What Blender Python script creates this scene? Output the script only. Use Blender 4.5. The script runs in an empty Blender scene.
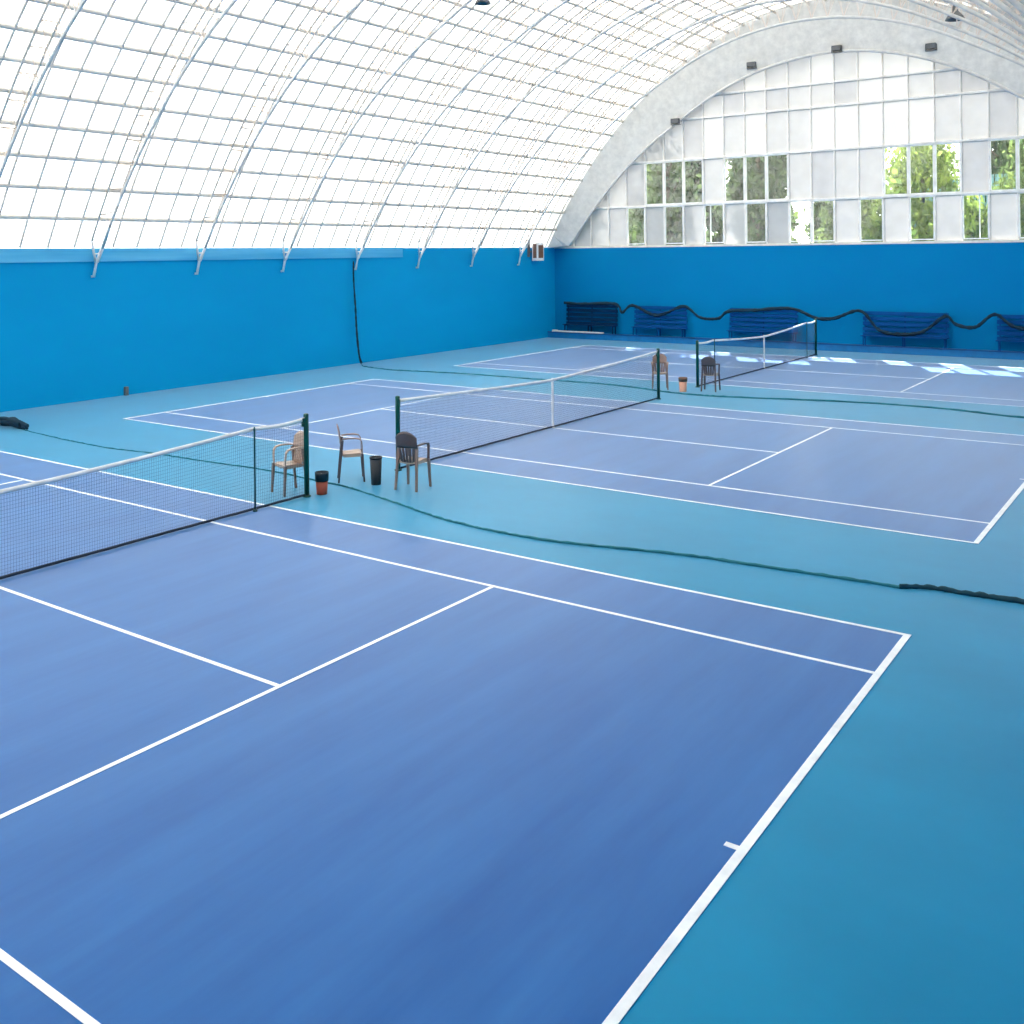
import bpy, bmesh, math, random
from mathutils import Vector, Matrix
random.seed(7)
sc = bpy.context.scene
col = sc.collection
K = 1.5            # heights in the hall are 1.5 times the plan's unit: every z below is multiplied by K on building

# ---------------------------------------------------------------- camera, sky, sun, exposure
cam = bpy.data.cameras.new('camera'); co = bpy.data.objects.new('camera', cam); col.objects.link(co)
YAW, ROLL = -0.616, -0.0108
r_ = Vector((math.cos(YAW), -math.sin(YAW), 0)); f_ = Vector((math.sin(YAW), math.cos(YAW), 0)); u_ = Vector((0, 0, 1))
r2 = r_*math.cos(ROLL) + u_*math.sin(ROLL); u2 = -r_*math.sin(ROLL) + u_*math.cos(ROLL)
M = Matrix((r2, u2, -f_)).transposed().to_4x4(); M.translation = Vector((15.1152, -7.6932, 4.8694))
co.matrix_world = M
cam.sensor_width = 36; cam.lens = 36*1002.52/1024; cam.shift_y = -258.98/1024; cam.clip_start = .05; cam.clip_end = 400
sc.camera = co

w = bpy.data.worlds.new('sky'); sc.world = w; w.use_nodes = True
nt = w.node_tree; bg = nt.nodes['Background']
tc = nt.nodes.new('ShaderNodeTexCoord'); sx = nt.nodes.new('ShaderNodeSeparateXYZ'); cr = nt.nodes.new('ShaderNodeValToRGB')
nt.links.new(tc.outputs['Generated'], sx.inputs[0]); nt.links.new(sx.outputs['Z'], cr.inputs[0]); nt.links.new(cr.outputs[0], bg.inputs[0])
cr.color_ramp.elements[0].position = 0.0; cr.color_ramp.elements[0].color = (1, .975, .93, 1)
cr.color_ramp.elements[1].position = 0.7; cr.color_ramp.elements[1].color = (1, .98, .94, 1)
mr = nt.nodes.new('ShaderNodeMapRange'); mr.interpolation_type = 'SMOOTHSTEP'      # hazy sky, much brighter on the left side of the hall
mr.inputs['From Min'].default_value = 0.7; mr.inputs['From Max'].default_value = -.9
mr.inputs['To Min'].default_value = 1.2; mr.inputs['To Max'].default_value = 6.6
nt.links.new(sx.outputs['X'], mr.inputs['Value']); nt.links.new(mr.outputs[0], bg.inputs[1])

sun = bpy.data.lights.new('sun', 'SUN'); so = bpy.data.objects.new('sun', sun); col.objects.link(so)
sun.energy = 24.0; sun.angle = math.radians(.6); sun.color = (1, .96, .9)
so.location = (-20, 80, 60)
so.rotation_euler = Vector((.56, -1.13, -1.5)).to_track_quat('-Z', 'Y').to_euler()
sc.view_settings.view_transform = 'Standard'; sc.view_settings.look = 'None'; sc.view_settings.gamma = 1
sc.view_settings.use_curve_mapping = False; sc.view_settings.exposure = 0.85
sc.cycles.max_bounces = 8; sc.cycles.diffuse_bounces = 5; sc.cycles.glossy_bounces = 3
sc.cycles.transmission_bounces = 6; sc.cycles.transparent_max_bounces = 24
sc.cycles.caustics_reflective = False; sc.cycles.caustics_refractive = False

# ---------------------------------------------------------------- helpers
def lin(c):
    return tuple((v/255/12.92 if v/255 <= .04045 else ((v/255+.055)/1.055)**2.4) for v in c) + (1,)
def mat(name, rgb, rough=.6, spec=.5, metal=0, noise=None, bump=0, sheen=0, coat=0):
    m = bpy.data.materials.new(name); m.use_nodes = True; n = m.node_tree
    b = n.nodes['Principled BSDF']; c = lin(rgb)
    b.inputs['Base Color'].default_value = c; b.inputs['Roughness'].default_value = rough
    b.inputs['Specular IOR Level'].default_value = spec; b.inputs['Metallic'].default_value = metal
    b.inputs['Sheen Weight'].default_value = sheen; b.inputs['Sheen Roughness'].default_value = .3
    b.inputs['Coat Weight'].default_value = coat; b.inputs['Coat Roughness'].default_value = .42; b.inputs['Coat IOR'].default_value = 1.27
    # noise = (scale xyz, colour A, colour B)
    s, ca, cb = noise if noise else ((3, 3, 3), tuple(v*.94 for v in rgb), tuple(min(255, v*1.05) for v in rgb))
    t = n.nodes.new('ShaderNodeTexCoord'); mp = n.nodes.new('ShaderNodeMapping'); mp.inputs['Scale'].default_value = s
    no = n.nodes.new('ShaderNodeTexNoise'); no.inputs['Scale'].default_value = 1; no.inputs['Detail'].default_value = 5
    no.inputs['Roughness'].default_value = .6
    ra = n.nodes.new('ShaderNodeValToRGB'); ra.color_ramp.elements[0].position = .3; ra.color_ramp.elements[1].position = .7
    ra.color_ramp.elements[0].color = lin(ca); ra.color_ramp.elements[1].color = lin(cb)
    n.links.new(t.outputs['Object'], mp.inputs[0]); n.links.new(mp.outputs[0], no.inputs[0])
    n.links.new(no.outputs[0], ra.inputs[0]); n.links.new(ra.outputs[0], b.inputs['Base Color'])
    if bump:
        bu = n.nodes.new('ShaderNodeBump'); bu.inputs['Strength'].default_value = bump
        n.links.new(no.outputs[0], bu.inputs['Height']); n.links.new(bu.outputs[0], b.inputs['Normal'])
    return m
def translucent(name, rgb, t=.8, noise_scale=1.2, vary=.1):
    """white sheet: part of the light passes diffusely, part is reflected diffusely"""
    m = bpy.data.materials.new(name); m.use_nodes = True; n = m.node_tree
    for x in list(n.nodes):
        if x.type == 'BSDF_PRINCIPLED': n.nodes.remove(x)
    o = n.nodes['Material Output']
    tr = n.nodes.new('ShaderNodeBsdfTranslucent'); df = n.nodes.new('ShaderNodeBsdfDiffuse'); mx = n.nodes.new('ShaderNodeMixShader')
    mx.inputs[0].default_value = t
    c = lin(rgb); tc = n.nodes.new('ShaderNodeTexCoord'); no = n.nodes.new('ShaderNodeTexNoise'); no.inputs['Scale'].default_value = noise_scale
    ra = n.nodes.new('ShaderNodeValToRGB'); ra.color_ramp.elements[0].position = .35; ra.color_ramp.elements[1].position = .65
    ra.color_ramp.elements[0].color = tuple(v*(1-vary) for v in c[:3])+(1,); ra.color_ramp.elements[1].color = c
    n.links.new(tc.outputs['Object'], no.inputs['Vector']); n.links.new(no.outputs[0], ra.inputs[0])
    n.links.new(ra.outputs[0], tr.inputs[0]); n.links.new(ra.outputs[0], df.inputs[0])
    n.links.new(df.outputs[0], mx.inputs[1]); n.links.new(tr.outputs[0], mx.inputs[2]); n.links.new(mx.outputs[0], o.inputs[0])
    return m

class MB:
    def __init__(s): s.v = []; s.f = []; s.m = []; s.smooth = set()
    def face(s, pts, mi=0, smooth=False):
        b = len(s.v); s.v += [tuple(p) for p in pts]
        if smooth: s.smooth.add(len(s.f))
        s.f.append(tuple(range(b, b+len(pts)))); s.m.append(mi)
    def quads(s, rings, closed=True, caps=True, mi=0, smooth=True):
        """skin successive rings (lists of equal length)"""
        b = len(s.v); k = len(rings[0])
        for r in rings: s.v += [tuple(p) for p in r]
        for i in range(len(rings)-1):
            for j in range(k if closed else k-1):
                a = b+i*k+j; c = b+i*k+(j+1) % k
                if smooth: s.smooth.add(len(s.f))
                s.f.append((a, c, c+k, a+k)); s.m.append(mi)
        if caps and closed:
            s.f.append(tuple(b+j for j in reversed(range(k)))); s.m.append(mi)
            s.f.append(tuple(b+(len(rings)-1)*k+j for j in range(k))); s.m.append(mi)
        return s
    def box(s, x0, x1, y0, y1, z0, z1, mi=0, M=None):
        P = [Vector(p) for p in ((x0,y0,z0),(x1,y0,z0),(x1,y1,z0),(x0,y1,z0),(x0,y0,z1),(x1,y0,z1),(x1,y1,z1),(x0,y1,z1))]
        if M: P = [M @ p for p in P]
        b = len(s.v); s.v += [tuple(p) for p in P]
        for f in ((0,3,2,1),(4,5,6,7),(0,1,5,4),(1,2,6,5),(2,3,7,6),(3,0,4,7)):
            s.f.append(tuple(b+i for i in f)); s.m.append(mi)
        return s
    def tube(s, pts, r, n=8, mi=0, flat=1.0):
        """round bar along a polyline; r a number or one per point"""
        pts = [Vector(p) for p in pts]; rings = []
        rr = r if isinstance(r, (list, tuple)) else [r]*len(pts)
        ref = None
        for i, p in enumerate(pts):
            t = (pts[min(i+1, len(pts)-1)]-pts[max(i-1, 0)]).normalized()
            if ref is None: ref = t.orthogonal().normalized() if abs(t.z) > .95 else Vector((0, 0, 1))
            a = (ref - t*ref.dot(t)).normalized(); b = t.cross(a)
            ref = a
            rings.append([p + (a*math.cos(2*math.pi*j/n)*flat + b*math.sin(2*math.pi*j/n))*rr[i] for j in range(n)])
        return s.quads(rings, smooth=n > 5)
    def lathe(s, prof, n=24, o=(0, 0, 0), mi=0, caps=True):
        rings = [[(o[0]+r*math.cos(2*math.pi*j/n), o[1]+r*math.sin(2*math.pi*j/n), o[2]+z) for j in range(n)] for r, z in prof]
        return s.quads(rings, caps=caps, mi=mi)
    def build(s, name, m, parent=None, loc=(0, 0, 0), rz=0):
        me = bpy.data.meshes.new(name)
        me.from_pydata([(v[0], v[1], v[2]*K) for v in s.v], [], s.f)
        for mm in (m if isinstance(m, (list, tuple)) else [m]): me.materials.append(mm)
        for i, p in enumerate(me.polygons):
            p.material_index = s.m[i]; p.use_smooth = i in s.smooth
        me.update()
        o = bpy.data.objects.new(name, me); col.objects.link(o)
        if parent is not None: o.parent = parent
        o.location = (loc[0], loc[1], loc[2]*K); o.rotation_euler = (0, 0, rz)
        return o
def thing(name, label, cat, loc=(0, 0, 0), rz=0, group=None):
    o = bpy.data.objects.new(name, None); col.objects.link(o); o.empty_display_size = .2
    o.location = (loc[0], loc[1], loc[2]*K); o.rotation_euler = (0, 0, rz)
    return tag(o, label, cat, group)
def tag(o, label, cat, group=None):
    o['label'] = label; o['category'] = cat
    if group: o['group'] = group
    return o
def struct(o): o['kind'] = 'structure'; return o
def dup(root, loc, rz, label):
    r = root.copy(); col.objects.link(r); r.location = (loc[0], loc[1], loc[2]*K); r.rotation_euler = (0, 0, rz); r['label'] = label
    for ch in list(root.children):
        c = ch.copy(); col.objects.link(c); c.parent = r
        for g in list(ch.children):
            d = g.copy(); col.objects.link(d); d.parent = c
    return r

# ---------------------------------------------------------------- materials
M_teal = mat('teal_floor_paint', (0, 132, 178), rough=.3, spec=.01, sheen=.7, coat=.4, noise=((.35, .5, 1), (0, 124, 166), (0, 136, 180)))
M_court = mat('blue_court_paint', (22, 98, 168), rough=.3, spec=.02, sheen=1, coat=.5, noise=((1.6, .22, 1), (6, 84, 154), (34, 104, 172)))
M_line = mat('white_line_paint', (238, 240, 244), rough=.5)
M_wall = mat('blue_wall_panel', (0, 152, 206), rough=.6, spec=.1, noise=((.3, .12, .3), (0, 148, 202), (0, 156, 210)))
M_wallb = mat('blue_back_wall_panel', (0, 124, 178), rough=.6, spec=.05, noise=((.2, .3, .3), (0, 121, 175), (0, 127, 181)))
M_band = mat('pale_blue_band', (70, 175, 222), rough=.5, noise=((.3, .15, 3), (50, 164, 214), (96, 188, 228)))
M_cream = mat('cream_rail', (226, 222, 212), rough=.5)
M_skin = translucent('vault_sheet', (186, 187, 187), .8, .35, .05)
M_gskin = translucent('gable_sheet', (200, 200, 199), .065, 1.6, .08)
M_gskin2 = translucent('gable_sheet_thin', (206, 206, 204), .08, 1.2, .05)
M_gskin3 = translucent('gable_sheet_thick', (198, 198, 198), .05, 1.6, .1)
M_white = mat('white_cladding', (224, 221, 214), rough=.6)
M_purlin = mat('grey_purlin', (226, 218, 208), rough=.5, metal=.0)
M_rib = mat('light_grey_rib', (200, 197, 192), rough=.5)
M_chord = mat('blue_grey_chord', (206, 205, 203), rough=.4)
M_chordw = mat('white_truss_steel', (232, 232, 232), rough=.45)
M_chordg = mat('grey_truss_steel', (206, 201, 194), rough=.45)
M_web = mat('pale_web_bar', (222, 206, 192), rough=.5)
M_dark = mat('dark_grey_metal', (92, 95, 98), rough=.5)
M_brownb = mat('brown_fitting', (120, 84, 66), rough=.6)
M_mull = mat('white_window_frame', (244, 244, 242), rough=.5)
M_gmull = mat('grey_gable_frame', (244, 240, 234), rough=.5)
M_post = mat('dark_green_post', (0, 74, 62), rough=.35)
M_stick = mat('green_singles_stick', (20, 72, 76), rough=.4)
M_net = mat('black_net_cord', (34, 44, 60), rough=.8)
M_tape = mat('white_net_tape', (236, 234, 232), rough=.7)
M_rope = mat('dark_divider_net', (18, 62, 76), rough=.9, bump=.3)
M_ropeg = mat('teal_divider_net', (38, 116, 128), rough=.9, bump=.3)
M_roll = mat('dark_green_rolled_net', (6, 44, 62), rough=.95, bump=.5)
M_ch = mat('brown_plastic', (142, 116, 106), rough=.4)
M_chd = mat('dark_brown_plastic', (88, 74, 78), rough=.45)
M_cht = mat('tan_plastic', (186, 160, 142), rough=.4)
M_bench = mat('navy_bench_slat', (0, 76, 142), rough=.6, spec=.1)
M_benchd = mat('dark_bench_slat', (0, 44, 84), rough=.6, spec=.1)
M_ledge = mat('blue_ledge_paint', (0, 116, 178), rough=.5)
M_ledged = mat('dark_blue_ledge_nosing', (0, 74, 134), rough=.5)
M_bin = mat('black_plastic_bin', (24, 32, 42), rough=.5)
M_binr = mat('rust_red_plastic', (164, 72, 52), rough=.5)
M_binp = mat('peach_plastic', (232, 168, 140), rough=.5)
M_paper = mat('bin_litter', (150, 150, 140), rough=.9)
M_bark = mat('bark', (86, 70, 58), rough=.9)
M_grass = mat('outside_grass', (86, 110, 60), rough=.9)
M_fence = mat('pale_teal_fence', (96, 140, 152), rough=.6)
M_boxb = mat('beige_box', (206, 190, 176), rough=.5)
def leafmat(name, a, b):
    m = bpy.data.materials.new(name); m.use_nodes = True; n = m.node_tree
    for x in list(n.nodes):
        if x.type == 'BSDF_PRINCIPLED': n.nodes.remove(x)
    o = n.nodes['Material Output']
    tr = n.nodes.new('ShaderNodeBsdfTranslucent'); df = n.nodes.new('ShaderNodeBsdfDiffuse'); mx = n.nodes.new('ShaderNodeMixShader'); mx.inputs[0].default_value = .45
    tc = n.nodes.new('ShaderNodeTexCoord'); no = n.nodes.new('ShaderNodeTexNoise'); no.inputs['Scale'].default_value = 1.1; no.inputs['Detail'].default_value = 4
    ra = n.nodes.new('ShaderNodeValToRGB'); ra.color_ramp.elements[0].position = .4; ra.color_ramp.elements[1].position = .62
    ra.color_ramp.elements[0].color = lin(a); ra.color_ramp.elements[1].color = lin(b)
    n.links.new(tc.outputs['Object'], no.inputs['Vector']); n.links.new(no.outputs[0], ra.inputs[0])
    n.links.new(ra.outputs[0], tr.inputs[0]); n.links.new(ra.outputs[0], df.inputs[0])
    n.links.new(df.outputs[0], mx.inputs[1]); n.links.new(tr.outputs[0], mx.inputs[2]); n.links.new(mx.outputs[0], o.inputs[0])
    return m
M_leafd = leafmat('dark_leaves', (52, 72, 48), (88, 106, 66))
M_leafl = leafmat('lime_leaves', (80, 104, 52), (136, 154, 72))
M_leafm = leafmat('mid_leaves', (66, 88, 54), (110, 128, 70))
def glass():
    m = bpy.data.materials.new('window_glass'); m.use_nodes = True; n = m.node_tree
    for x in list(n.nodes):
        if x.type == 'BSDF_PRINCIPLED': n.nodes.remove(x)
    o = n.nodes['Material Output']; t = n.nodes.new('ShaderNodeBsdfTransparent'); g = n.nodes.new('ShaderNodeBsdfGlossy')
    t.inputs[0].default_value = (.93, .95, .95, 1); g.inputs['Roughness'].default_value = .05
    mx = n.nodes.new('ShaderNodeMixShader'); mx.inputs[0].default_value = .08
    n.links.new(t.outputs[0], mx.inputs[1]); n.links.new(g.outputs[0], mx.inputs[2]); n.links.new(mx.outputs[0], o.inputs[0])
    return m
M_glass = glass()

# ---------------------------------------------------------------- hall dimensions (z in plan units, times K on building)
XL, XR, YB, YF = -16.5, 15.7, 41.25, -18.0
CX, CZ, RS = -.4, -9.1, 20.4          # centre and radius of the vault's section
ZW = 3.46                             # wall top
def arc(th, r): a = math.radians(th); return CX+r*math.cos(a), CZ+r*math.sin(a)

# floor with its three painted courts
floor = struct(MB().box(XL-.3, XR+.3, YF-.3, YB+.3, -.2, 0).build('floor', M_teal))
L, D = 11.885, 5.485
courts = [(0, 0, 4.07, 6.39), (-.076, 15.639, 4.04, 6.47), (-.22, 31.771, 4.115, 6.4)]
for (ox, oy, S, V) in courts:
    sk = .011 if oy == 0 else 0          # the nearest baseline runs slightly out of square
    def prism(m, x0, x1, y0, y1, z0, z1):
        b = len(m.v); m.box(x0, x1, y0, y1, z0, z1)
        for i in range(b, len(m.v)):
            x, y, z = m.v[i]
            if x > ox+L-.4: m.v[i] = (x+sk*(oy+D-y), y, z)
    m = MB(); prism(m, ox-L, ox+L, oy-D, oy+D, 0, .003); m.build('court_surface', M_court, floor)
    m = MB(); z0, z1 = .003, .006
    def rect(x0, x1, y0, y1): prism(m, ox+x0, ox+x1, oy+y0, oy+y1, z0, z1)
    for s in (-1, 1):
        rect(min(s*L, s*(L-.085)), max(s*L, s*(L-.085)), -D, D)
        rect(-L+.11, L-.085, min(s*D, s*(D-.06)), max(s*D, s*(D-.06)))
        rect(-L+.11, L-.085, s*S-.03, s*S+.03)
        rect(s*V-.03, s*V+.03, -S+.03, S-.03)
        rect(min(s*(L-.085), s*(L-.2)), max(s*(L-.085), s*(L-.2)), -.03, .03)
    rect(-V+.03, V-.03, -.03, .03)
    m.build('court_line', M_line, floor)

# walls
wl = struct(MB().box(XL-.3, XL, YF-.3, YB+.3, 0, ZW).build('wall_left', M_wall))
struct(MB().box(XL, XL+.02, -2, 28, 3.17, ZW-.003).box(XL, XL+.05, -2, 28, 3.155, 3.175).build('wall_top_band', M_band))  # paler blue strip along the top of the left wall
struct(MB().box(XR, XR+.3, YF-.3, YB+.3, 0, ZW).build('wall_right', M_wall))
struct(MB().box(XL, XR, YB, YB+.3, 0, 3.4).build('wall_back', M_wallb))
struct(MB().box(XL, XR, YB-.03, YB+.3, 3.4, 3.48).build('trim_2', M_cream))
# front end wall with rounded top
m = MB(); ths = [38+i*(104/40) for i in range(41)]
ring = [(XR, 0), (XR, ZW)] + [arc(t, RS) for t in ths] + [(XL, ZW), (XL, 0)]
m.face([(x, YF, z) for x, z in ring]); m.face([(x, YF-.3, z) for x, z in reversed(ring)])
struct(m.build('wall_front', M_white))
# ledge along the back wall
lg = struct(MB().box(XL, XR, 40.45, YB, 0, .2).build('trim_3', M_ledge))
MB().box(XL, XR, 40.41, 40.5, .2, .235).build('nosing', M_ledged, lg)

# vault: sheet, purlins, ribs
N = 60; T0, T1 = 37.9, 142.1
m = MB()
rings = []
for i in range(N+1):
    th = T0+(T1-T0)*i/N
    a, b = arc(th, RS), arc(th, RS+.05)
    rings.append([(a[0], YF-.3, a[1]), (a[0], YB+.3, a[1]), (b[0], YB+.3, b[1]), (b[0], YF-.3, b[1])])
m.quads(rings, smooth=False)
ceil = struct(m.build('ceiling', M_skin))
th = 90
pur = [139.5-2.37*i for i in range(43)]
for t in pur:
    x, z = arc(t, RS-.05)
    MB().tube([(x, YF, z), (x, YB, z)], .052, 6).build('purlin', M_purlin, ceil)
ys = []
y = 12.05-4.25*7
while y < YB:
    for q in (.17, .39, .61, .83): ys.append(y+4.25*q)
    y += 4.25
for y in ys:
    if YF < y < YB-.5:
        MB().tube([(*[arc(T0+.3+(T1-T0-.6)*i/36, RS-.05)][0][:1], y, arc(T0+.3+(T1-T0-.6)*i/36, RS-.05)[1]) for i in range(37)], .036, 5).build('rib', M_rib, ceil)

# roof trusses: two outer chords under the sheet, one deeper inner chord, web bars, Y-shaped feet
def depth(t):
    k = min(t-T0, T1-t)
    return .36+.68*min(1, k/30)
def make_truss():
    root = thing('roof_truss', '', 'roof truss', (0, 0, 0), 0, 'arched trusses under the vault')
    rc = RS-.13; ang = [T0+1+(T1-T0-2)*i/48 for i in range(49)]
    for s in (-1, 1):
        m = MB().tube([(arc(t, rc)[0], s*.26, arc(t, rc)[1]) for t in ang], .034, 6); m.build('outer_chord', M_chordg, root)
    m = MB().tube([(arc(t, RS-depth(t))[0], 0, arc(t, RS-depth(t))[1]) for t in ang], .045, 8); m.build('inner_chord', M_chord, root)
    m = MB()
    for i in range(48):
        a, b = ang[i], ang[i+1]; mid = (a+b)/2
        pi = arc(mid, RS-depth(mid))
        for s in (-1, 1):
            pa, pb = arc(a, rc), arc(b, rc)
            m.tube([(pa[0], s*.26, pa[1]), (pi[0], 0, pi[1])], .013, 4); m.tube([(pi[0], 0, pi[1]), (pb[0], s*.26, pb[1])], .013, 4)
        pa = arc(a, rc); m.tube([(pa[0], -.26, pa[1]), (pa[0], .26, pa[1])], .013, 4)
    m.build('web_bar', M_web, root)
    for sgn, tt, xw in ((-1, T1-1, XL), (1, T0+1, XR)):
        pe = arc(tt, rc); pin = arc(tt, RS-depth(tt)); xf = xw-sgn*.09
        m = MB()
        for s in (-1, 1): m.tube([(pe[0], s*.26, pe[1]), (xf-sgn*.08, s*.04, 3.14)], .04, 6)
        m.tube([(pin[0], 0, pin[1]), (xf-sgn*.06, 0, 3.12), (xf, -.06, 2.8)], .045, 8)
        m.tube([(xf-sgn*.1, -.15, 3.33), (xf-sgn*.1, .15, 3.33)], .016, 5)
        m.box(xw-(.0 if sgn < 0 else .05), xw+(.05 if sgn < 0 else 0), -.1, -.02, 2.79, 2.84)
        m.build('truss_foot', M_chordw, root)
    return root
tr0 = make_truss()
order = {-2: 'nearest one, high above the nearest court', -1: 'crossing the top left corner of the picture',
         0: 'first one whose foot shows on the left wall', 1: 'second foot from the left on the blue wall', 2: 'third foot from the left on the blue wall',
         3: 'its foot holding the gathered dark net', 4: 'first foot right of the gathered dark net', 5: 'second foot right of the gathered dark net', 6: 'last before the gable, foot beside the wall box'}
for i, k in enumerate(sorted(order)):
    lab = 'white and blue-grey arched roof truss, ' + order[k]
    loc = (0, 12.1+4.24*k, 0)
    if i == 0: tr0.location = loc; tr0['label'] = lab
    else: dup(tr0, loc, 0, lab)

# clad end arch
def din(t):
    k = min(t-T0, T1-t)
    return .85+.8*min(1, k/26)
m = MB(); rings = []
for i in range(N+1):
    t = T0+(T1-T0)*i/N
    o1 = arc(t, RS-.02); i1 = arc(t, RS-din(t))
    if i1[1] < 3.5: i1 = (i1[0]+(.25 if i1[0] < CX else -.25)*(3.5-i1[1]), 3.5)
    rings.append([(o1[0], 40.45, o1[1]), (i1[0], 40.95, i1[1]), (i1[0], YB-.02, i1[1]), (o1[0], YB-.02, o1[1])])
m.quads(rings, smooth=False)
ea = struct(m.build('trim_4', M_white))
MB().tube([(arc(T0+(T1-T0)*i/N, RS-din(T0+(T1-T0)*i/N)-.03)[0], 40.95, arc(T0+(T1-T0)*i/N, RS-din(T0+(T1-T0)*i/N)-.03)[1]) for i in range(3, N-2)], .05, 6).build('edge_tube', M_chord, ea)

# gable: sheets in a grid of bars, with clear windows
def ztop(x): return CZ+math.sqrt(max(0, (RS-.4)**2-(x-CX)**2))
edges = [-10.6+1.15*n for n in range(-5, 24)]
rows = [3.48, 4.9, 6.5, 7.93, 8.7, 11.6]
lower = {round(v, 2) for v in (-11.75, -9.45, -7.15, -4.85, -2.55, -1.4, .9, 3.2, 5.5, 7.8, 10.1)}
upper = {round(v, 2) for v in (-10.6, -9.45, -8.3, -6, -4.85, -3.7, 2.05, 3.2, 4.35, 6.65, 7.8, 8.95)}
m = MB(); fr = MB(); wn = 0
rnd = random.Random(3)
for x0, x1 in zip(edges, edges[1:]):
    x0c, x1c = max(x0, XL), min(x1, XR)
    if x1c <= x0c: continue
    for ri in range(5):
        za, zb = rows[ri], rows[ri+1]
        key = round(x0, 2)
        clear = (ri == 0 and key in lower) or (ri == 1 and key in upper)
        zl, zr = min(zb, ztop(x0c)), min(zb, ztop(x1c))
        if max(zl, zr) <= za+.02: continue
        zl, zr = max(zl, za), max(zr, za)
        if not clear:
            mi = rnd.choice([0, 0, 0, 0, 2, 1])
            if ri >= 2 and .8 < x0 < 3: mi = 1
            y = YB+.1
            P = [(x0c, y, za), (x1c, y, za), (x1c, y, zr), (x0c, y, zl)]
            m.face(P, mi); 
        else:
            wn += 1
            f = MB(); e = .055
            for (a, b, c, d) in ((x0+.02, x0+.02+e, za+.05, zb-.05), (x1-.02-e, x1-.02, za+.05, zb-.05), (x0+.02, x1-.02, za+.03, za+.03+e*.7), (x0+.02, x1-.02, zb-.03-e*.7, zb-.03)):
                f.box(a, b, YB+.02, YB+.12, c, d)
            if ri == 0 and key in (-7.15, 5.5): f.box(x0+.36 if key < 0 else x0+.72, x0+.4 if key < 0 else x0+.76, YB+.02, YB+.12, za+.05, zb-.05)
            wo = struct(f.build('window_%d' % wn, M_mull))
            MB().box(x0+.06, x1-.06, YB+.06, YB+.07, za+.06, zb-.06).build('pane', M_glass, wo)
wg = struct(m.build('wall_gable', [M_gskin, M_gskin2, M_gskin3]))
for x in edges:
    if XL+.3 < x < XR-.3 and ztop(x) > 3.6: MB().box(x-.024, x+.024, YB, YB+.16, 3.48, ztop(x)).build('upright', M_gmull, wg)
for z in rows[1:-1]:
    hw = math.sqrt((RS-.4)**2-(z-CZ)**2)
    MB().box(max(XL, CX-hw), min(XR, CX+hw), YB-.02, YB+.14, z-.035, z+.035).build('crossbar', M_gmull, wg)

# ---------------------------------------------------------------- tennis nets
def net(name_label, ox, oy, sticks, hasgroup):
    root = thing('tennis_net', name_label, 'tennis net', (ox, oy, 0), 0, hasgroup)
    PY = 6.4
    def h(y):
        a = abs(y)
        if sticks:
            if a > 5.03: return 1.045+.03*abs((a-5.7)/.7)**2*(1)
            return .914+(1.065-.914)*(a/5.03)**1.35
        return .914+(1.07-.914)*(a/PY)**1.25
    for s in (-1, 1):
        p = MB().lathe([(.052, 0), (.052, 1.1), (.045, 1.115), (0.01, 1.12)], 16)
        po = p.build('post', M_post, root, (0, s*PY, 0))
        MB().lathe([(.085, 0), (.085, .015), (.06, .02)], 16).build('collar', M_post, po)
        MB().box(-.02, .02, -.09*s-.02, -.09*s+.04*s, .95, 1.06).build('winch', M_post, po)
    ysn = []; y = -PY+.06; st = .045
    m = MB(); r = .0019
    n = int((2*PY-.12)/st)
    yy = [-PY+.06+i*(2*PY-.12)/n for i in range(n+1)]
    for y in yy:
        a, b = .03, h(y)-.03
        q = [(r, y), (-r/2, y+r*.87), (-r/2, y-r*.87)]
        m.quads([[(x, v, a) for x, v in q], [(x, v, b) for x, v in q]], smooth=False, caps=False)
    for j in range(1, 23):
        fz = j/23
        rings = [[(r, y, .03+(h(y)-.06)*fz), (-r/2, y, .03+(h(y)-.06)*fz+r*.6), (-r/2, y, .03+(h(y)-.06)*fz-r*.6)] for y in yy[::8]+[yy[-1]]]
        m.quads(rings, smooth=False, caps=False)
    m.build('net_mesh', M_net, root)
    rings = [[(-.012, y, h(y)-.05), (.012, y, h(y)-.05), (.016, y, h(y)-.025), (.008, y, h(y)), (-.008, y, h(y)), (-.016, y, h(y)-.03)] for y in [-PY+.05+i*(2*PY-.1)/80 for i in range(81)]]
    MB().quads(rings).build('headband', M_tape, root)
    rb = random.Random(5)
    MB().tube([(rb.uniform(-.01, .01), y, .028) for y in [-PY+.06+i*(2*PY-.12)/60 for i in range(61)]], .017, 6).build('bottom_cord', M_net, root)
    MB().box(-.02, .02, -.03, .03, .01, .925).box(-.04, .04, -.05, .05, .006, .02).build('center_strap', M_tape, root)
    return root, h
nets = [('tennis net of the nearest court, cut by the left picture edge', 0, 0, True),
        ('tennis net of the middle court, spanning between two green posts', -.076, 15.639, False),
        ('tennis net of the farthest court, in front of the blue benches', -.22, 31.771, True)]
for lab, ox, oy, stk in nets:
    net(lab, ox, oy, stk, 'tennis nets')
def stick(lab, x, y):
    root = thing('singles_stick', lab, 'net stick', (x, y, 0), 0, 'singles sticks propping the nets')
    MB().lathe([(.018, .006), (.018, 1.06), (.012, 1.075)], 12).build('rod', M_stick, root)
    MB().lathe([(.045, 0), (.045, .012), (.03, .03)], 12).build('foot', M_stick, root)
stick('thin dark green stick propping the nearest net beside the chair', .055, 5.03)
stick('thin dark stick propping the farthest net, left end by dark chair', -.22+.055, 31.771-5.03)
stick('thin dark stick propping the farthest net, right end before the bench', -.22+.055, 31.771+5.03)

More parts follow.
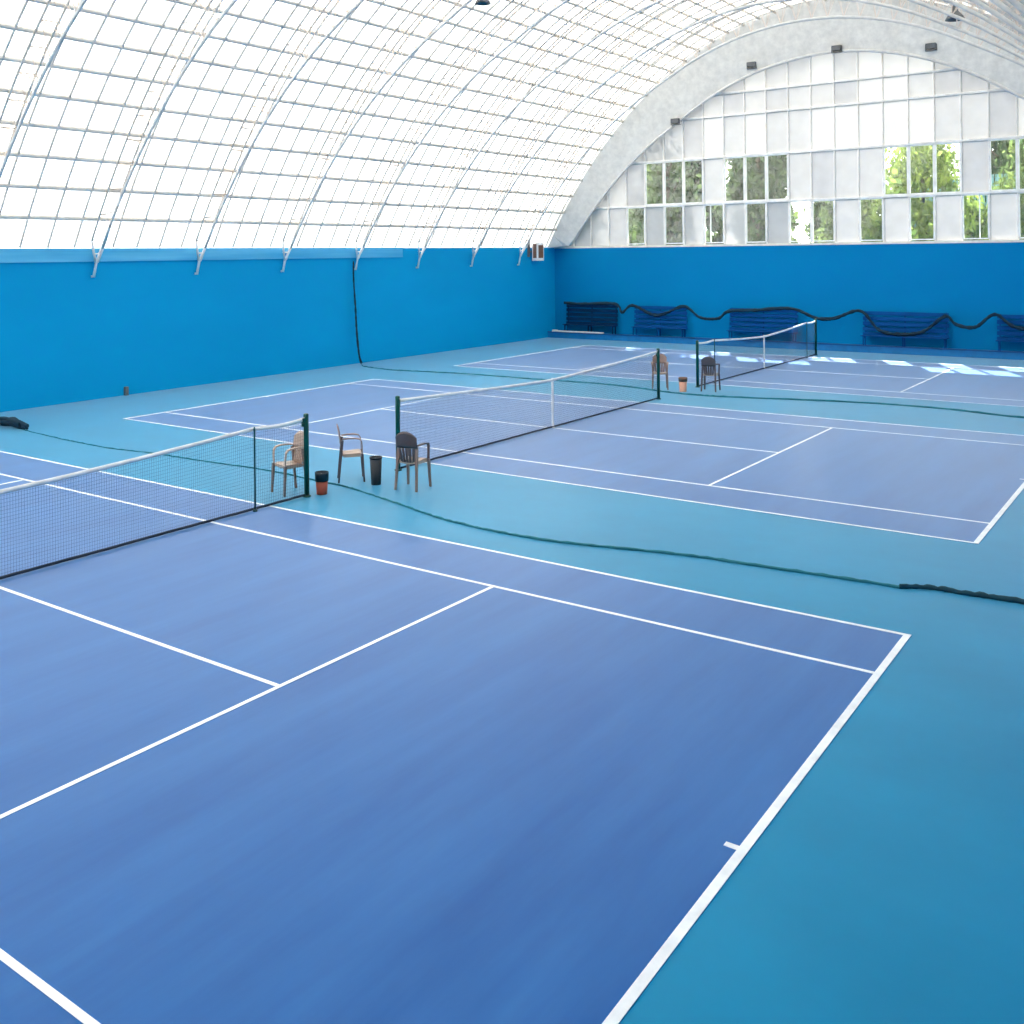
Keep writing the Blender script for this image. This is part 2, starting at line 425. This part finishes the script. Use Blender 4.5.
# ---------------------------------------------------------------- plastic armchairs, faces local -Y
def plate(m, fn, nu, nv, th):
    """thick sheet on the surface fn(u,v) -> Vector"""
    g = [[fn(i/nu, j/nv) for j in range(nv+1)] for i in range(nu+1)]
    def nrm(i, j):
        a = g[min(i+1, nu)][j]-g[max(i-1, 0)][j]; b = g[i][min(j+1, nv)]-g[i][max(j-1, 0)]
        return a.cross(b).normalized()
    A = [[g[i][j]+nrm(i, j)*th/2 for j in range(nv+1)] for i in range(nu+1)]
    B = [[g[i][j]-nrm(i, j)*th/2 for j in range(nv+1)] for i in range(nu+1)]
    b = len(m.v); W = nv+1
    for G in (A, B):
        for row in G: m.v += [tuple(p) for p in row]
    o = (nu+1)*W
    def F(*f): m.smooth.add(len(m.f)); m.f.append(tuple(b+k for k in f)); m.m.append(0)
    for i in range(nu):
        for j in range(nv):
            F(i*W+j, (i+1)*W+j, (i+1)*W+j+1, i*W+j+1); F(o+i*W+j, o+i*W+j+1, o+(i+1)*W+j+1, o+(i+1)*W+j)
    for i in range(nu): F(i*W, o+i*W, o+(i+1)*W, (i+1)*W); F(i*W+nv, (i+1)*W+nv, o+(i+1)*W+nv, o+i*W+nv)
    for j in range(nv): F(j, j+1, o+j+1, o+j); F(nu*W+j, o+nu*W+j, o+nu*W+j+1, nu*W+j+1)
def make_chair(label, ma, mb, mseat, loc, rz):
    root = thing('plastic_armchair', label, 'chair', loc, rz, 'plastic armchairs by the net posts')
    m = MB()
    plate(m, lambda u, v: Vector(((u-.5)*(.46-.05*v), -.22+.42*v, .405-.02*math.sin(math.pi*u)-.02*v+(.0 if v > .12 else -.02*(1-v/.12)))), 8, 8, .022)
    m.box(-.21, .21, -.215, -.2, .36, .4); m.box(-.225, -.205, -.2, .18, .355, .4); m.box(.205, .225, -.2, .18, .355, .4)
    m.build('seat', mseat, root)
    # curved back with five upright slats, rounded top rail
    m = MB()
    def bp(x, z):   # back surface point
        k = (z-.38)/.42
        return Vector((x, .2+.1*k-.45*x*x, z))
    def top(x): return .815-.9*x*x*(1+2*abs(x))
    def low(x): return .585
    plate(m, lambda u, v: bp((u-.5)*.5, low(0)+ (top((u-.5)*.5)-low(0))*v), 12, 6, .018)
    for q in (-.17, -.085, 0, .085, .17):
        plate(m, lambda u, v: bp(q*(.8+.2*v)+(u-.5)*.058, .38+.22*v), 2, 4, .014)
    m.build('backrest', ma, root)
    for s in (-1, 1):
        m = MB()
        # arm: flat strip from back curving down to front leg
        path = [(.235, .2, .62), (.262, .08, .628), (.272, -.06, .628), (.268, -.17, .615), (.262, -.215, .575), (.255, -.225, .5), (.248, -.225, .39)]
        wd = [.024, .03, .034, .034, .03, .026, .026]
        rg = []
        for i, (x, y, z) in enumerate(path):
            a = Vector(path[min(i+1, 6)])-Vector(path[max(i-1, 0)]); a.normalize(); side = Vector((1, 0, 0)); up = side.cross(a).normalized()
            c = Vector((x*s, y, z)); rg.append([c+side*wd[i]+up*.009, c-side*wd[i]+up*.009, c-side*wd[i]-up*.009, c+side*wd[i]-up*.009])
        m.quads(rg, smooth=False); m.build('armrest', ma, root)
        for (x0, y0, x1, y1, zt) in ((.25, -.225, .27, -.26, .4), (.215, .19, .25, .28, .6)):
            m = MB(); rg = []
            for k in range(5):
                t = k/4; z = zt*(1-t); x = (x0+(x1-x0)*t)*s; y = y0+(y1-y0)*t; wv = .03-.008*t
                rg.append([(x-wv, y-wv*.8, z), (x+wv, y-wv*.8, z), (x+wv, y+wv*.8, z), (x-wv, y+wv*.8, z)])
            m.quads(rg, smooth=False); m.build('leg', mb, root)
    return root
make_chair('tan brown plastic armchair beside nearest green post, facing the near court', M_cht, M_ch, M_cht, (-.57, 6.46, 0), math.radians(-14))
make_chair('brown plastic armchair seen side-on, standing between the rust red and tall black bins', M_ch, M_chd, M_cht, (-.3, 7.98, 0), math.radians(137))
make_chair('dark brown plastic armchair seen from behind at the middle net left post', M_chd, M_ch, M_cht, (1.33, 8.12, 0), math.radians(190))
make_chair('brown plastic armchair half hidden behind the middle net right post', M_ch, M_ch, M_cht, (-1.17, 24.3, 0), math.radians(28))
make_chair('dark brown plastic armchair at the left post of the farthest net', M_chd, M_chd, M_cht, (.55, 24.75, 0), math.radians(190))

# ---------------------------------------------------------------- bins
def bin_(label, loc, r, h, rim_m, body_m, rim_h):
    root = thing('waste_bin', label, 'bin', loc, 0, 'small bins between the courts')
    MB().lathe([(r*.78, 0), (r*.8, .01), (r*(.8+.18*(h-rim_h)/h), h-rim_h), (r*(.76+.18*(h-rim_h)/h), h-rim_h), (r*.72, .03), (0.001, .03)], 24).build('body', body_m, root)
    MB().lathe([(r*.97, h-rim_h), (r*1.0, h-rim_h), (r*1.04, h-.02), (r*1.04, h), (r*.98, h), (r*.94, h-rim_h)], 24, caps=False).build('rim', rim_m, root)
    m = MB(); rb = random.Random(2)
    for i in range(7):
        a = rb.uniform(0, 6.28); d = rb.uniform(0, r*.6); s = rb.uniform(.03, .05)
        m.lathe([(.002, h-.07-s), (s*.8, h-.07-s*.5), (s, h-.06), (s*.6, h-.05+s*.5), (.002, h-.045+s*.6)], 7, (d*math.cos(a), d*math.sin(a), 0))
    m.build('litter', M_paper, root)
    return root
bin_('small rust red bin with dark rim beside the nearest green post', (.1, 6.72, 0), .135, .3, M_bin, M_binr, .12)
bin_('tall black bin between the two chairs before the middle court', (.45, 7.95, 0), .13, .39, M_bin, M_bin, .03)
bin_('small peach coloured bin with dark rim on the far walkway', (-.16, 24.05, 0), .15, .33, M_brownb, M_binp, .09)

# ---------------------------------------------------------------- divider nets lying on the floor
def smooth_path(pts, n=8):
    out = []
    P = [Vector(p) for p in pts]
    for i in range(len(P)-1):
        p0, p1, p2, p3 = P[max(i-1, 0)], P[i], P[i+1], P[min(i+2, len(P)-1)]
        for k in range(n):
            t = k/n
            out.append(.5*((2*p1)+(-p0+p2)*t+(2*p0-5*p1+4*p2-p3)*t*t+(-p0+3*p1-3*p2+p3)*t**3))
    out.append(P[-1]); return out
rb = random.Random(11)
def rope(pts, r0, r1, mm, name, parent=None, wob=.02, end=None):
    sp = smooth_path(pts, 10); n = len(sp); rr = []
    for i, p in enumerate(sp):
        t = i/(n-1); r = (r0+(r1-r0)*t)*rb.uniform(.8, 1.2); rr.append(r)
        if p.z < .001: p.z = r*.8; p.y += rb.uniform(-wob, wob)
    return MB().tube(sp, rr, 7).build(name, mm, parent)
dn = thing('divider_net', 'long dark divider net edge lying between nearest and middle courts', 'divider net', (-13, 7.5, 0), 0, 'divider nets on the floor')
def loc_pts(pts, o): return [(p[0]-o[0], p[1]-o[1], p[2] if len(p) > 2 else 0) for p in pts]
P12 = [(-13.0, 7.52), (-12.18, 7.42), (-10.42, 7.26), (-9.41, 7.22), (-7.98, 7.2), (-6.65, 7.38), (-4.77, 7.46), (-2.6, 7.6), (-.72, 7.46), (.07, 7.41), (1, 7.19), (2.05, 6.91), (3.07, 6.62), (3.88, 6.47), (4.82, 6.39), (6.02, 6.46), (7.35, 6.79), (8.32, 6.98), (9.59, 7.09), (10.74, 7.2), (11.3, 7.22), (11.68, 7.42), (12.2, 7.44), (12.86, 7.49), (14, 7.5), (15.4, 7.55)]
rope(loc_pts(P12[:21], (-13, 7.5)), .009, .017, M_ropeg, 'hem', dn, .01)
rope(loc_pts(P12[20:], (-13, 7.5)), .022, .032, M_rope, 'hem', dn, .01)
m = MB()
for i in range(9):
    a = rb.uniform(-.12, .12); x0 = rb.uniform(-1.6, -.5); x1 = rb.uniform(.1, .5)
    m.tube(smooth_path([(x0, a, .03+.012*i), ((x0+x1)/2, a+rb.uniform(-.08, .08), .06+.014*i), (x1, a*.5, .025+.008*i)], 5), .04, 6)
m.build('bunched_end', M_roll, dn)
dn2 = thing('divider_net', 'dark net gathered upright on the left wall, hem trailing between middle and far courts', 'divider net', (-16.2, 24.5, 0), 0, 'divider nets on the floor')
o = (-16.2, 24.5)
rope([(-.05, -.02, 3.05), (-.04, -.05, 2.6), (0, .0, 1.8), (.02, .05, 1), (.1, .1, .3), (.22, .12, .05)], .035, .05, M_roll, 'gathered_net', dn2)
P23 = [(-15.98, 24.62, .04), (-15.3, 24.1), (-14, 23.8), (-12.9, 23.75), (-10.64, 24.15), (-8, 24.25), (-6.22, 24.21), (-3.66, 24.3), (-1.9, 24.0), (-.6, 23.6), (.77, 23.45), (2.09, 23.66), (5.39, 24.5), (8.06, 24.6), (10.37, 24.04), (13, 24), (15.3, 24.1)]
rope(loc_pts(P23, o), .016, .02, M_ropeg, 'hem', dn2, .01)
# rolled net draped over the bench backs
def garland():
    P = [(-15.6, 1.3), (-14.6, 1.27), (-12.3, 1.3), (-11.85, 1.0), (-11.2, 1.26), (-10, .95), (-9.3, .98), (-8.1, 1.27), (-7.2, .9), (-6.2, .88), (-5.6, 1.14), (-4.2, 1.2), (-2.3, 1.28), (-1.1, 1.0), (-.2, 1.0), (1.05, 1.26), (1.9, .68), (2.9, .56), (3.9, .68), (4.85, 1.16), (5.3, .92), (6.1, .86), (6.9, 1.25), (7.7, .9), (9, .85), (10.3, 1.2), (12, .9)]
    sp = smooth_path([(x, 40.80, z+.03) for x, z in P], 10)
    rr = [.052*rb.uniform(.8, 1.25) for _ in sp]
    return sp, rr
sp, rr = garland()
tag(MB().tube(sp, rr, 8).build('rolled_net', M_roll), 'dark green rolled net draped in swags over the bench backs', 'rolled net')

# ---------------------------------------------------------------- benches on the ledge, facing -Y
def bench(label, x0, x1, mm):
    wd = x1-x0; zl = .2
    root = thing('bench', label, 'bench', ((x0+x1)/2, 40.9, zl), 0, 'slatted benches along the back wall')
    h = wd/2
    n = 5
    for i in range(n):
        z = .3+i*.165
        MB().box(-h, h, .1+.012*i, .125+.012*i, z, z+.115).build('back_slat', mm, root)
    for i in range(3): MB().box(-h, h, -.3+i*.13, -.3+i*.13+.1, .3, .325).build('seat_slat', mm, root)
    for x in (-h+.12, 0, h-.12):
        m = MB().box(x-.025, x+.025, -.27, -.22, 0, .3).box(x-.025, x+.025, .06, .1, 0, .3).box(x-.025, x+.025, -.27, .1, .27, .3)
        m.quads([[(x-.025, .125, .28), (x+.025, .125, .28), (x+.025, .165, .28), (x-.025, .165, .28)], [(x-.025, .19, 1.09), (x+.025, .19, 1.09), (x+.025, .23, 1.09), (x-.025, .23, 1.09)]], smooth=False)
        m.box(x-.02, x+.02, .1, .15, .27, .3)
        m.build('leg_frame', mm, root)
bench('darkest blue slatted bench in the far left corner, beside the white board', -15.6, -12.25, M_benchd)
bench('blue slatted bench second from the far left corner, behind the middle net post', -11.2, -8.05, M_bench)
bench('blue slatted bench behind the farthest tennis net', -5.65, -2.05, M_bench)
bench('blue slatted bench right of the farthest net, dark net swag hanging before it', 1.1, 4.95, M_bench)
bench('blue slatted bench cut by the right picture edge', 6.95, 10.4, M_bench)
tag(MB().box(-16.2, -12.9, 40.42, 40.62, .236, .28).box(-16.2, -15.9, 40.42, 40.6, .28, .3).build('white_board', M_cream), 'long white board lying on the ledge below the leftmost bench', 'board')

# ---------------------------------------------------------------- fittings
bx = thing('wall_box', 'beige box with brown front and dark bracket on top of left wall', 'wall box', (XL, 39.1, 2.95), 0)
MB().box(.12, .5, -.36, .26, 0, .66).build('casing', M_tape, bx)
MB().box(.2, .42, -.372, -.358, .1, .62).box(.498, .512, -.28, .18, .1, .58).build('front_panel', M_brownb, bx)
MB().box(0, .14, -.06, .0, .3, .36).box(.0, .1, -.66, -.52, .15, .85).box(0, .06, -.6, 0, .32, .35).build('bracket', M_dark, bx)
tag(MB().box(XL, XL+.12, 13.2, 13.32, 0, .2).build('floor_socket', M_dark), 'tiny dark box at the foot of the blue left wall', 'box')
def lamp(label, loc, s, up):
    root = thing('high_bay_lamp', label, 'lamp', loc, 0, 'dark lamps under the roof')
    MB().lathe([(.05*s, .25*s), (.1*s, .24*s), (.12*s, .1*s), (.3*s, -.04*s), (.36*s, -.12*s), (.33*s, -.12*s), (.26*s, -.04*s), (.02*s, 0)], 20).build('shade', M_dark, root)
    MB().tube([(0, 0, .22*s), (0, 0, up)], .015, 6).build('hanger', M_dark, root)
lamp('large dark lamp hanging high at the top right of the picture', (6.9, 33.3, 9.17), 1, 1.25-.1)
lamp('dark lamp cut by the top edge of the picture, right of centre', (-6.04, 20.58, 7.85+1.35), .8, .4)
for lab, x, z in (('small dark floodlight low on the left flank of the gable arch', -8.5, 7.76), ('small dark floodlight on the gable arch, second from the left', -4.23, 9.42),
                  ('small dark floodlight near the top of the gable arch', .07, 9.61), ('small dark floodlight right of the gable arch top', 4.36, 9.31)):
    root = thing('floodlight', lab, 'floodlight', (x, 40.85, z+.02), 0, 'floodlights on the gable arch')
    MB().box(-.22, .22, -.16, .04, 0, .16).build('housing', M_dark, root)
    MB().box(-.25, -.22, -.08, -.04, -.04, .14).box(.22, .25, -.08, -.04, -.04, .14).box(-.25, .25, -.08, .1, -.06, -.035).build('bracket', M_dark, root)

# ---------------------------------------------------------------- outside: lawn, fence, trees seen through the gable windows
tag(MB().box(-60, 50, 41.6, 100, -.3, -.1).build('lawn', M_grass), 'strip of grass outside beyond the gable windows', 'lawn')
fc = thing('garden_fence', 'pale teal fence outside, glimpsed through the right gable windows', 'fence', (8, 58.5, -.1))
m = MB()
for i in range(60): m.box(-9+i*.5, -9+i*.5+.42, 0, .06, 0, 6.3)
m.build('boards', M_fence, fc)
m = MB().box(-9, 21, .06, .14, 1, 1.2).box(-9, 21, .06, .14, 5, 5.2); m.build('rail', M_fence, fc)
def tree(label, x, y, h, rw, zc, hh, lm, n, seed, leaf=.2):
    rt = random.Random(seed)
    root = thing('leafy_tree', label, 'tree', (x, y, -.1), 0, 'trees outside the gable windows')
    m = MB().tube([(0, 0, .0), (.1, .05, h*.35), (-.05, .1, h*.8)], [.22, .17, .06], 8)
    for i in range(9):
        a = rt.uniform(0, 6.28); z = h*rt.uniform(.2, .7)
        m.tube([(0, .05, z), (rw*.4*math.cos(a), rw*.4*math.sin(a), z+h*.08), (rw*.8*math.cos(a), rw*.8*math.sin(a), z+h*.12)], [.08, .05, .02], 6)
    m.build('trunk', M_bark, root, (0, 0, .02))
    m = MB(); cl = []
    for i in range(70):
        a = rt.uniform(0, 6.28); d = rt.random()**.5; q = rt.uniform(-1, 1); k = math.sqrt(1-q*q*.9)
        cl.append((rw*d*k*math.cos(a), rw*d*k*math.sin(a), zc+hh*q, rt.uniform(.4, .95)))
    for i in range(n):
        c = cl[i % 70]; rr_ = c[3]
        p = Vector((c[0]+rt.gauss(0, .5)*rr_, c[1]+rt.gauss(0, .5)*rr_, c[2]+rt.gauss(0, .42)*rr_))
        if p.z < .9 or abs(p.x) > rw+.75 or abs(p.y) > rw+.75: continue
        e = Vector((rt.gauss(0, 1), rt.gauss(0, 1), rt.gauss(0, .6))).normalized(); f = e.orthogonal().normalized()
        f = (Matrix.Rotation(rt.uniform(0, 6.28), 3, e) @ f); s = leaf*rt.uniform(.6, 1.3); g = e.cross(f)
        m.face([p-f*s, p+g*s*.4, p+f*s, p-g*s*.4])
    m.build('foliage', lm, root)
T = [('lime tree behind the single lower window furthest left', -22.5, 51, 7.5, 1.9, 4.4, 2.9, M_leafl, 2),
     ('green tree behind the leftmost lower gable windows', -17.9, 47.5, 11.6, 1.9, 6.2, 4.9, M_leafl, 3),
     ('tree with mid green leaves behind the first upper window group', -15.2, 52.5, 12, 1.9, 6.4, 5.2, M_leafm, 4),
     ('dark tree standing behind the second upper window group', -12.4, 47.5, 12, 1.8, 6.4, 5.2, M_leafd, 5),
     ('dark tree between the second window group and the paired lower windows', -9.4, 52.5, 12, 1.9, 6.5, 5.2, M_leafd, 6),
     ('grey green tree behind the paired lower windows', -6.6, 47.5, 10.8, 1.8, 5.8, 4.6, M_leafd, 7),
     ('slender green tree behind the gable middle', -3.2, 52.5, 7.0, 1.6, 4.3, 2.7, M_leafm, 8),
     ('lime tree seen through the lower window right of the gable middle', -.2, 47.5, 5.8, 1.4, 3.5, 2.1, M_leafl, 9),
     ('bright green tree behind the third upper window group', 1.0, 53.5, 8.2, 2.0, 5.4, 2.8, M_leafl, 10),
     ('yellow green tree low at the right lower windows', 4.2, 49, 5.4, 1.1, 3.1, 1.7, M_leafl, 12),
     ('loose green tree behind the rightmost gable windows', 6.6, 54, 7.4, 1.4, 5.4, 1.8, M_leafm, 13),
     ('green tree beyond the right picture edge', 9.6, 49.5, 6.4, 1.4, 4.4, 1.9, M_leafm, 14)]
for lab, x, y, h, rw, zc, hh, lm, sd in T: tree(lab, x, y, h, rw, zc, hh, lm, 4200 if hh < 4 else 7600, sd, .19)
BR = ['tall back-row tree far left beyond the hall', 'tall green back-row tree behind the leftmost lower windows', 'tall dark back-row tree behind the first window group', 'tall green back-row tree behind the second window group',
      'tall dark back-row tree behind the paired lower windows', 'tall green back-row tree behind the hall middle', 'tall dark back-row tree behind the third window group']
for i, x in enumerate((-30, -24.2, -18.6, -13, -7.4, -1.8, 3.8)):
    tree(BR[i], x, 65, 9.6, 2.0, 5.2, 4.0, M_leafd if i % 2 == 0 else M_leafm, 7000, 20+i, .3)
